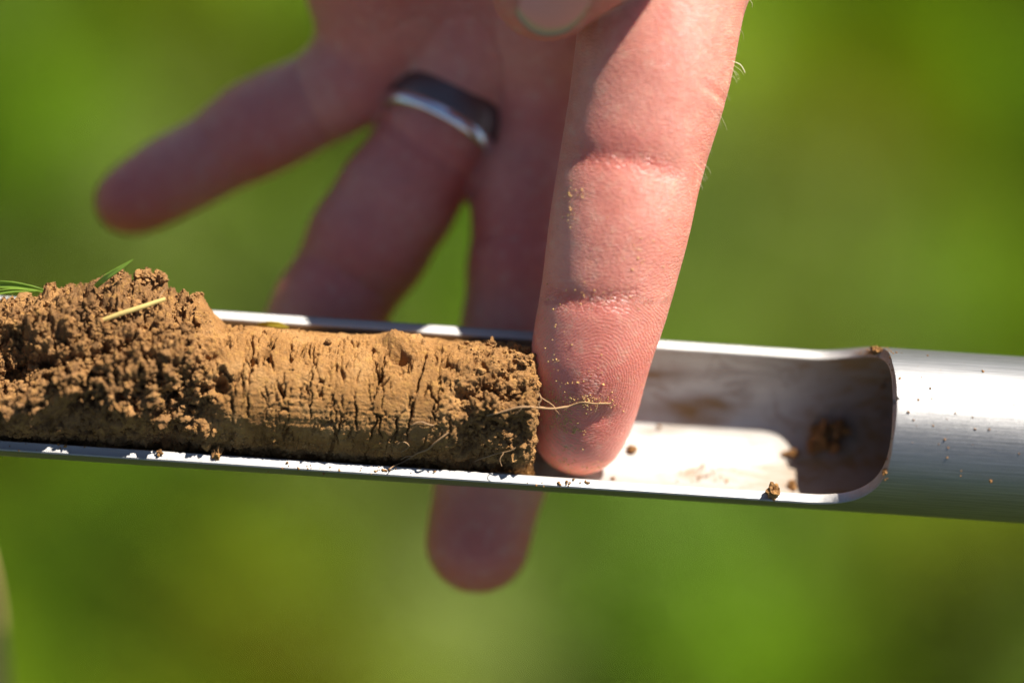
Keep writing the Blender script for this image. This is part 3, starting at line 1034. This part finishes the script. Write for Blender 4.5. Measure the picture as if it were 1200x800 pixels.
cr = cracks(0.40, 0.070, 0.070, 1.8, 90, -0.03) + cracks(0.75, 0.14, 0.080, 1.0, 95, -0.02) + cracks(1.5, 0.34, 0.11, 0.45, 99, 0.0)
clay += cr * (0.45 + 0.55 * sst(-1.25, -0.6, a_))
# crumbly soil: aggregates on aggregates
wq = q3 + 0.5 * np.stack([fbm(q3 * 0.6, 2, 101 + k) for k in range(3)], 1)
f1a, f2a = worley(wq * 0.42, 110)
f1b, f2b = worley(wq * 1.05, 111)
f1c, f2c = worley(wq * 2.3, 112)
vary = 1.25 * np.clip(0.75 + 1.6 * fbm(q3 * 0.18, 2, 119), 0.25, 1.3)
rough = 1.9 * fbm(q3 * 0.20, 4, 120) + 1.3 * (0.55 - f1a) + vary * (0.55 * (0.5 - f1b) + 0.35 * (0.5 - f1c) + 1.0 * fbm(q3 * 1.0, 4, 121)) + 0.36 * fbm(q3 * 2.6, 3, 122)
rough = np.where(rough < 0, rough * 1.35, rough * 1.05)
rough -= 1.7 * sst(0.04, 0.30, fbm(q3 * 0.40, 4, 125))
rough -= 0.7 * sst(0.05, 0.25, fbm(q3 * 1.0, 3, 127))
pressed = top_soil * sst(0.70, 1.05, -a_ + 0.9 * warp)          # the side the tube has pressed smooth
rough = rough * (1 - 0.6 * pressed)
disp += clay * (1 - crum) + crum * rough * (0.62 + 0.48 * top_soil) + 0.09 * fbm(q3 * 3.0, 2, 130)
sideways = crum * 0.55 * fbm(q3 * 0.9, 3, 140)
back = sst(1.9, 2.3, np.abs(a_))                       # hidden side stays plain against the trough
disp = disp * (1 - back)
fade = np.clip(rb / 2.0, 0, 1)
disp = np.where(NU.ravel() > 0.5, disp * 0.75 * fade, disp)
SV = core_pos(u_ + (NU.ravel() * disp + sideways * (1 - back)), rb + NR.ravel() * disp, a_)
# keep it inside the tube wall where it lies in the trough
rel = SV - A0
al_u = rel @ E
rn, rl = rel @ N, rel @ L
rho = np.hypot(rn, rl)
lim = RI - 0.05
below = rn < 0.8
f_ = np.where(below & (rho > lim), lim / rho, 1.0)
SV = A0 + al_u[:, None] * E + (rn * f_)[:, None] * N + (rl * f_)[:, None] * L
m_ = len(PU)
idx = np.arange(m_ * NA).reshape(m_, NA)
SF = np.stack([idx[:-1], idx[1:], np.roll(idx[1:], -1, 1), np.roll(idx[:-1], -1, 1)], -1)
SF = SF.reshape(-1, 4)
fu = top_soil[SF].mean(1) > 0.5
core = empty('soil_core', axis(np.array(-30.0)))
tag(core, 'cracked ochre soil core with a crumbly brown topsoil end lying in the tube', 'soil core')
def submesh(name, faces, label):
    used = np.unique(faces)
    mp = np.full(len(SV), -1); mp[used] = np.arange(len(used))
    o = mesh(name, SV[used], mp[faces], M_SOIL, core, attrs={'crumbly': ('FLOAT', np.clip(top_soil + 0.25 * end_z + 0.3 * (crum - top_soil), 0, 1)[used])})
    tag(o, label)
    return o
submesh('subsoil', SF[~fu], 'smooth pressed ochre clay with cracks across it')
submesh('topsoil', SF[fu], 'loose crumbly brown topsoil heap')
SB = BVHTree.FromPolygons([Vector(v) for v in SV], SF.tolist())
SNn = np.zeros_like(SV)
fn = np.cross(SV[SF[:, 1]] - SV[SF[:, 0]], SV[SF[:, 3]] - SV[SF[:, 0]])
for k in range(4):
    for i in range(3):
        SNn[:, i] += np.bincount(SF[:, k], fn[:, i], len(SV))
SNn /= np.linalg.norm(SNn, axis=1, keepdims=True) + 1e-9
if (SNn * (SV - A0 - al_u[:, None] * E)).sum(1).mean() < 0:
    SNn = -SNn

# ---- crumb shapes
def ico(sub):
    import bmesh
    bm = bmesh.new()
    bmesh.ops.create_icosphere(bm, subdivisions=sub, radius=1.0)
    v = np.array([x.co[:] for x in bm.verts]); f = np.array([[w.index for w in x.verts] for x in bm.faces])
    bm.free()
    return v, f
def crumb_shapes(n_, sub, amp=0.35):
    v, f = ico(sub)
    out = []
    for k in range(n_):
        s = np.array([random.uniform(0.7, 1.25) for _ in range(3)])
        d = 1 + amp * fbm(v * 1.3 + 31.7 * k, 2, 200 + k) * 2 + amp * 0.5 * fbm(v * 3.1 + 11.7 * k, 2, 240 + k) * 2
        out.append(v * d[:, None] * s)
    return out, f
SH1, F1 = crumb_shapes(24, 2, 0.6)
def scatter(pos, nrm, size, sink=0.2, shapes=SH1, faces=F1):
    n_ = len(pos)
    qs = RNG.normal(size=(n_, 4)); qs /= np.linalg.norm(qs, axis=1, keepdims=True)
    w, x, y, z = qs.T
    Rm = np.stack([1 - 2 * (y * y + z * z), 2 * (x * y - z * w), 2 * (x * z + y * w), 2 * (x * y + z * w), 1 - 2 * (x * x + z * z), 2 * (y * z - x * w),
                   2 * (x * z - y * w), 2 * (y * z + x * w), 1 - 2 * (x * x + y * y)], 1).reshape(-1, 3, 3)
    sh = np.array(shapes)[RNG.integers(0, len(shapes), n_)]
    V = np.einsum('nij,nkj->nki', Rm, sh) * size[:, None, None] + (pos + nrm * size[:, None] * sink)[:, None]
    k = shapes[0].shape[0]
    F = faces[None] + (np.arange(n_) * k)[:, None, None]
    return V.reshape(-1, 3), F.reshape(-1, 3)
vis = (np.abs(a_) < 2.0) & (u_ > -92)
pr = np.where(vis, top_soil * 1.0 + end_z * 0.55 * (1 - top_soil) + 0.25 * low_z * (1 - end_z) + 0.012, 0) * (SNn[:, 2] > -0.3)
pr = pr * (1 - 0.7 * pressed)
pr = pr / pr.sum()
NCR = 7000
sel = RNG.choice(len(SV), NCR, p=pr)
sz = np.clip(np.exp(RNG.normal(-2.0, 0.62, NCR)), 0.05, 0.8)
sz = np.where(top_soil[sel] > 0.5, sz * 1.15, sz * 0.85)
v, f = scatter(SV[sel], SNn[sel], sz, 0.15)
cv = np.repeat(np.clip(top_soil[sel] * 0.7 + RNG.uniform(-0.45, 0.35, NCR), 0, 1), SH1[0].shape[0])
tag(mesh('crumbs', v, f, M_SOIL, core, smooth=False, attrs={'crumbly': ('FLOAT', cv)}), kind='stuff')

SHB, FB = crumb_shapes(10, 4, 0.7)
ptop = np.where(vis, top_soil + 0.3 * end_z, 0) * (SNn[:, 2] > 0.0) * (a_ > -0.5)
sb = RNG.choice(len(SV), 46, p=ptop / ptop.sum())
v, f = scatter(SV[sb], SNn[sb], RNG.uniform(0.5, 1.25, 46), -0.05, SHB, FB)
cv = np.repeat(RNG.uniform(0.5, 1.0, 46), SHB[0].shape[0])
tag(mesh('clods', v, f, M_SOIL, core, smooth=False, attrs={'crumbly': ('FLOAT', cv)}), kind='stuff')

# ---- roots of the core
def root_pts(path, bvhs, lift=0.18):
    out = []
    for px, py in path:
        best = None
        for b in bvhs:
            h, n_ = on(b, px, py)
            if h is not None and (best is None or h[2] > best[0][2]):
                best = (h, n_)
        if best is None:
            best = (P(px, py, 6.0), np.array([0, 0, 1.0]))
        out.append(best[0] + np.array([0, 0, lift]))
    return out
both = [HB, SB]
def root(parts, label):
    v, f = joined(parts)
    tag(mesh('root', v, f, M_ROOT, core), label)
pm = root_pts([(570, 487), (592, 481), (612, 477), (632, 477), (650, 478), (668, 475), (684, 471), (700, 473), (716, 473)], both, 0.28)
for i_ in (2, 3, 4):
    pm[i_][2] = max(pm[i_][2], pm[1][2] + (pm[5][2] - pm[1][2]) * (i_ - 1) / 4.0)
root([strand(pm, [0.10, 0.13, 0.16, 0.17, 0.16, 0.14, 0.13, 0.12], 6, 6, 0.16, 3),
      strand([pm[4], pm[4] + [-0.9, 0.9, 0.3], pm[4] + [-1.8, 1.4, 0.4], pm[4] + [-2.2, 2.2, 0.3]], [0.10, 0.09, 0.06], 5, 5, 0.2, 5),
      strand([pm[3], pm[3] + [-0.1, 0.7, 0.4], pm[3] + [0.2, 1.4, 0.5], pm[3] + [-0.4, 2.0, 0.4]], [0.12, 0.10, 0.05], 5, 5, 0.2, 6),
      strand([pm[6], pm[6] + [0.1, 0.5, 0.2], pm[6] + [-0.2, 0.9, 0.2]], [0.08, 0.05], 5, 4, 0.1, 7),
      strand([pm[7], pm[7] + [-0.1, -0.6, 0.1], pm[7] + [-0.35, -1.1, 0.1]], [0.08, 0.05], 5, 4, 0.1, 8)] + [
      strand([pm[k_], pm[k_] + [dx_, dy_ * 0.5, 0.12], pm[k_] + [dx_ * 2.2, dy_, 0.1]], [0.05, 0.03], 4, 4, 0.1, 60 + k_)
      for k_, dx_, dy_ in ((4, 0.3, -0.8), (5, 0.4, 0.9), (5, -0.4, -0.7), (6, 0.3, -0.7), (7, 0.3, 0.8), (8, 0.2, 0.5), (2, -0.4, -0.9), (3, -0.3, -0.8))],
     'longest root, reaching from the soil across the fingertip')
r2 = root_pts([(526, 506), (512, 517), (500, 526), (486, 533), (472, 541), (458, 549)], [SB], 0.5)
root([strand(r2, [0.12, 0.15, 0.14, 0.11, 0.07], 6, 6, 0.3, 13), strand([r2[3], r2[3] + [-1.2, -0.2, 0.3], r2[3] + [-2.0, -0.6, 0.2]], [0.08, 0.05], 5, 4, 0.2, 14)],
     'thin root slanting down to the lower rim')
r3 = root_pts([(482, 498), (490, 495), (500, 496), (508, 499)], [SB], 0.25)
root([strand(r3, [0.08, 0.12, 0.10], 6, 6, 0.2, 23)], 'short curled root on the clay')
r4 = root_pts([(556, 540), (572, 534), (590, 530), (604, 524)], [SB], 0.5)
root([strand(r4, [0.07, 0.10, 0.09, 0.06], 6, 6, 0.3, 33), strand([r4[2], r4[2] + [-0.5, -1.0, 0.3], r4[2] + [-0.3, -2.0, 0.2]], [0.07, 0.05], 5, 4, 0.2, 34)],
     'pale root fibre low on the broken end')
r5 = root_pts([(466, 520), (474, 517), (479, 523), (470, 530)], [SB], 0.4)
root([strand(r5, [0.05, 0.09, 0.07], 6, 6, 0.2, 43)], 'hooked root fibre near the lower edge')

# ------------------------------------------------------------------ straw and grass caught in the soil
def blade(name, path, width, mat, label, cat, group=None, fold=0.25, thick=0.12):
    p = np.array(path, float)
    n_ = len(p)
    t = np.linspace(0, n_ - 1, (n_ - 1) * 8 + 1)
    c = np.stack([np.interp(t, np.arange(n_), p[:, i]) for i in range(3)], 1)
    ker = np.array([1, 2, 3, 2, 1]) / 9.0
    for _ in range(2):
        cp = np.pad(c, [(2, 2), (0, 0)], mode='edge')
        c2 = np.stack([np.convolve(cp[:, i], ker, 'valid') for i in range(3)], 1)
        c2[0], c2[-1] = c[0], c[-1]; c = c2
    w = np.interp(t / (n_ - 1), np.linspace(0, 1, len(width)), width)
    tg = np.gradient(c, axis=0); tg /= np.linalg.norm(tg, axis=1, keepdims=True)
    s1 = np.cross(tg, [0.1, -0.25, 1.0]); s1 /= np.linalg.norm(s1, axis=1, keepdims=True)
    s2 = np.cross(s1, tg)
    prof_ = [(-1, fold), (-0.5, fold * 0.35), (0, 0), (0.5, fold * 0.35), (1, fold)]
    ring_ = [(x, y) for x, y in prof_] + [(x, y - thick / 0.6) for x, y in prof_[::-1]]
    V = c[:, None] + np.stack([w[:, None] * x * s1 + (w[:, None] * y if k < 5 else w[:, None] * (y + thick / 0.6) - thick) * s2 for k, (x, y) in enumerate(ring_)], 1)
    k = len(ring_)
    idx = np.arange(len(c) * k).reshape(-1, k)
    F = np.stack([idx[:-1], np.roll(idx[:-1], -1, 1), np.roll(idx[1:], -1, 1), idx[1:]], -1).reshape(-1, 4)
    o = mesh(name, V.reshape(-1, 3), F, mat)
    return tag(o, label, cat, group)
def soil_z(px, py, dz):
    h, _ = on(SB, px, py)
    return P(px, py, (h[2] if h is not None else 4.0) + dz)
s0, s1_ = soil_z(116, 377, 0.3), soil_z(193, 351, 0.5)
zz = max(s0[2], s1_[2], soil_z(150, 366, 0.3)[2])
v, f = strand([P(113, 378, zz + 0.5), P(140, 368, zz + 0.7), P(168, 359, zz + 0.5), P(194, 350, zz)], [0.30, 0.36, 0.36, 0.28], 8, 6, 0.0, 0, 0.6)
tag(mesh('straw', v, f, M_STRAW), 'pale yellow piece of straw lying across the crumbly topsoil heap', 'straw')
zt = on(SB, 128, 335)[0]
zt = zz - 1.5
blade('grass_blade', [P(112, 336, zt - 0.8), P(124, 325, zt + 0.3), P(138, 316, zt + 0.8), P(156, 304, zt + 1.0)], [0.34, 0.44, 0.34, 0.06], M_LEAF,
      'thin green grass blade sticking up from the top of the soil heap', 'grass blade')
z0 = 1.5
blade('grass_blade', [P(-60, 330, z0), P(-20, 333, z0), P(15, 334, z0 + 0.3), P(40, 338, z0), P(62, 344, z0 - 0.6)], [0.6, 0.65, 0.6, 0.4, 0.05], M_LEAF,
      'wider green grass blade lying on the upper rim at the left edge', 'grass blade', fold=0.4)
blade('grass_blade', [P(-60, 352, z0 + 1.0), P(-20, 346, z0 + 1.2), P(14, 340, z0 + 1.2), P(44, 341, z0 + 0.8)], [0.35, 0.4, 0.35, 0.05], M_LEAF,
      'lower of two green grass blades crossing at the left edge of the soil', 'grass blade', fold=0.4)
zl = tube(np.array(-35.0), np.array(RI), np.array(math.pi / 2))[2]
blade('leaf_scrap', [P(302, 380, zl + 0.8), P(314, 379.5, zl + 1.4), P(327, 380.5, zl + 1.4), P(338, 384, zl + 0.9)], [0.2, 0.45, 0.45, 0.15], M_YLEAF,
      'small yellow leaf scrap wedged between soil and upper rim', 'leaf scrap')
v, f = strand([P(186, 350, zz + 0.2), P(192, 340, zz - 0.5), P(197, 336, zz - 0.6)], [0.06, 0.07, 0.04], 5, 4, 0.1, 55)
tag(mesh('plant_fibre', v, f, M_ROOT), 'short dark plant fibre on the right shoulder of the soil heap', 'plant fibre')

# ------------------------------------------------------------------ loose crumbs in and on the probe
TB = BVHTree.FromPolygons([Vector(p_) for p_ in np.concatenate(rows)], F_.tolist() if False else np.stack([np.arange(len(np.concatenate(rows))).reshape(-1, K)[:-1], np.roll(np.arange(len(np.concatenate(rows))).reshape(-1, K)[:-1], -1, 1), np.roll(np.arange(len(np.concatenate(rows))).reshape(-1, K)[1:], -1, 1), np.arange(len(np.concatenate(rows))).reshape(-1, K)[1:]], -1).reshape(-1, 4).tolist())
SH3, F3 = crumb_shapes(8, 3, 0.7)
CR = [
    (740, 527, 6, 'dark soil crumb on the sunlit tube floor right of the fingertip'),
    (905, 577, 9, 'brown soil crumb stuck on the lower rim near the slot end'),
    (928, 572, 6, 'flat soil crumb behind the one on the lower rim'),
    (962, 508, 14, 'largest soil crumb of the dark cluster inside the slot end'),
    (982, 503, 11, 'soil crumb at the right of the dark cluster in the slot'),
    (951, 522, 10, 'soil crumb at the lower left of the dark cluster'),
    (975, 524, 10, 'lowest soil crumb of the dark cluster in the slot'),
    (927, 532, 7.5, 'lone small soil crumb left of the dark cluster'),
    (1028, 411, 6.0, 'soil crumb at the upper corner of the slot end'),
    (1034, 452, 3.2, 'soil crumb on the right edge of the slot end'),
    (1038, 553, 3.2, 'soil crumb at the lower corner of the slot end'),
    (255, 533, 7.0, 'dark soil crumb overlapping the lower rim under the topsoil'),
    (187, 531, 3.6, 'small dark soil crumb on the lower rim at the left'),
    (772, 500, 2.6, 'tiny soil crumb high on the tube wall near the finger'),
    (718, 562, 3.0, 'tiny soil crumb on the lower rim under the fingertip'),
]
for k, (px, py, r, lab) in enumerate(CR):
    h, n_ = on(TB, px, py)
    if h is None:
        continue
    rm = r / 8.0
    if n_[2] < 0: n_ = -n_
    v = SH3[k % 8] * rm * 0.9
    v = v * np.array([1, 0.9, 0.8]) + h + n_ * rm * 0.45
    o = mesh('soil_crumb', v, F3, M_SOIL, smooth=False, attrs={'crumbly': ('FLOAT', np.full(len(v), 0.6))})
    tag(o, lab, 'soil crumb', 'soil crumbs dropped in the probe')

def sprinkle(name, spots, bvh, label, s_lo, s_hi, parent=None):
    ps, ns, ss = [], [], []
    for px, py, rx, ry, cnt in spots:
        for _ in range(cnt):
            h, n_ = on(bvh, px + random.gauss(0, rx), py + random.gauss(0, ry))
            if h is None: continue
            if n_[2] < 0: n_ = -n_
            ps.append(h); ns.append(n_); ss.append(random.uniform(s_lo, s_hi) * random.uniform(0.6, 1.4))
    v, f = scatter(np.array(ps), np.array(ns), np.array(ss), 0.3)
    o = mesh(name, v, f, M_DUST if 'dust' in name else M_SOIL, attrs={'crumbly': ('FLOAT', np.repeat(RNG.uniform(0, 0.5, len(ps)), SH1[0].shape[0]))})
    return tag(o, label, None if parent else 'soil dust', kind='stuff')
sprinkle('soil_dust', [(668, 470, 22, 4, 140), (660, 492, 9, 8, 120), (672, 505, 9, 3, 44), (640, 470, 10, 14, 60), (660, 455, 26, 22, 60), (700, 476, 16, 5, 44), (640, 390, 16, 40, 28),
                       (668, 240, 4, 14, 26), (682, 225, 9, 5, 12), (760, 308, 14, 14, 18), (700, 344, 40, 8, 24), (700, 550, 8, 6, 20), (660, 540, 14, 8, 28), (750, 255, 30, 30, 16)], HB,
         'fine ochre soil dust sprinkled on the index finger', 0.045, 0.105)
sprinkle('soil_specks', [(1034, 480, 4, 45, 60), (1030, 412, 14, 3, 40), (815, 555, 22, 6, 60), (672, 566, 18, 2, 26), (450, 550, 140, 3, 60), (1075, 470, 24, 50, 26), (1120, 520, 50, 40, 16), (640, 545, 16, 8, 14), (960, 515, 16, 14, 40), (60, 520, 60, 3, 20)], TB,
         'brown soil specks clinging to the metal tube', 0.05, 0.17)

# ------------------------------------------------------------------ a tall dry stalk at the left edge
pts = []
for t, dx_ in ((-1.35, 2), (-0.7, 1.0), (-0.35, -1.0), (0.0, -3.0), (0.35, -1.2), (0.75, 1.0), (1.0, 1.0)):
    pts.append((t, dx_))
zb = -42.0
base_p = P(-20, 655, zb)
wv = np.array([0, UP[2], BACK[2]])                    # the world's vertical in the work frame
wv /= np.linalg.norm(wv)
hgt = W(base_p)[2] * 1000
path = [base_p - wv * hgt + np.array([-60, 0, 0]), base_p - wv * hgt * 0.5 + np.array([-34, 0, 0]), base_p - wv * 22 + np.array([-4.5, 0, 0]), base_p - wv * 60 + np.array([-6.5, 0, 0]), base_p, base_p + wv * 35 + np.array([-4.5, 0, 0]),
        base_p + wv * 70 + np.array([-7, 0, 0]), base_p + wv * 110 + np.array([-3.0, 0, 0]), base_p + wv * 150 + np.array([-8, 0, 0])]
v, f = strand(path, [3.0, 2.4, 2.0, 2.0, 1.9, 1.6, 1.4, 1.2, 0.5], 10, 10)
tag(mesh('dry_stalk', v, f, M_STALK), 'tall blurred tan stalk at the very left edge of the photo', 'stalk')
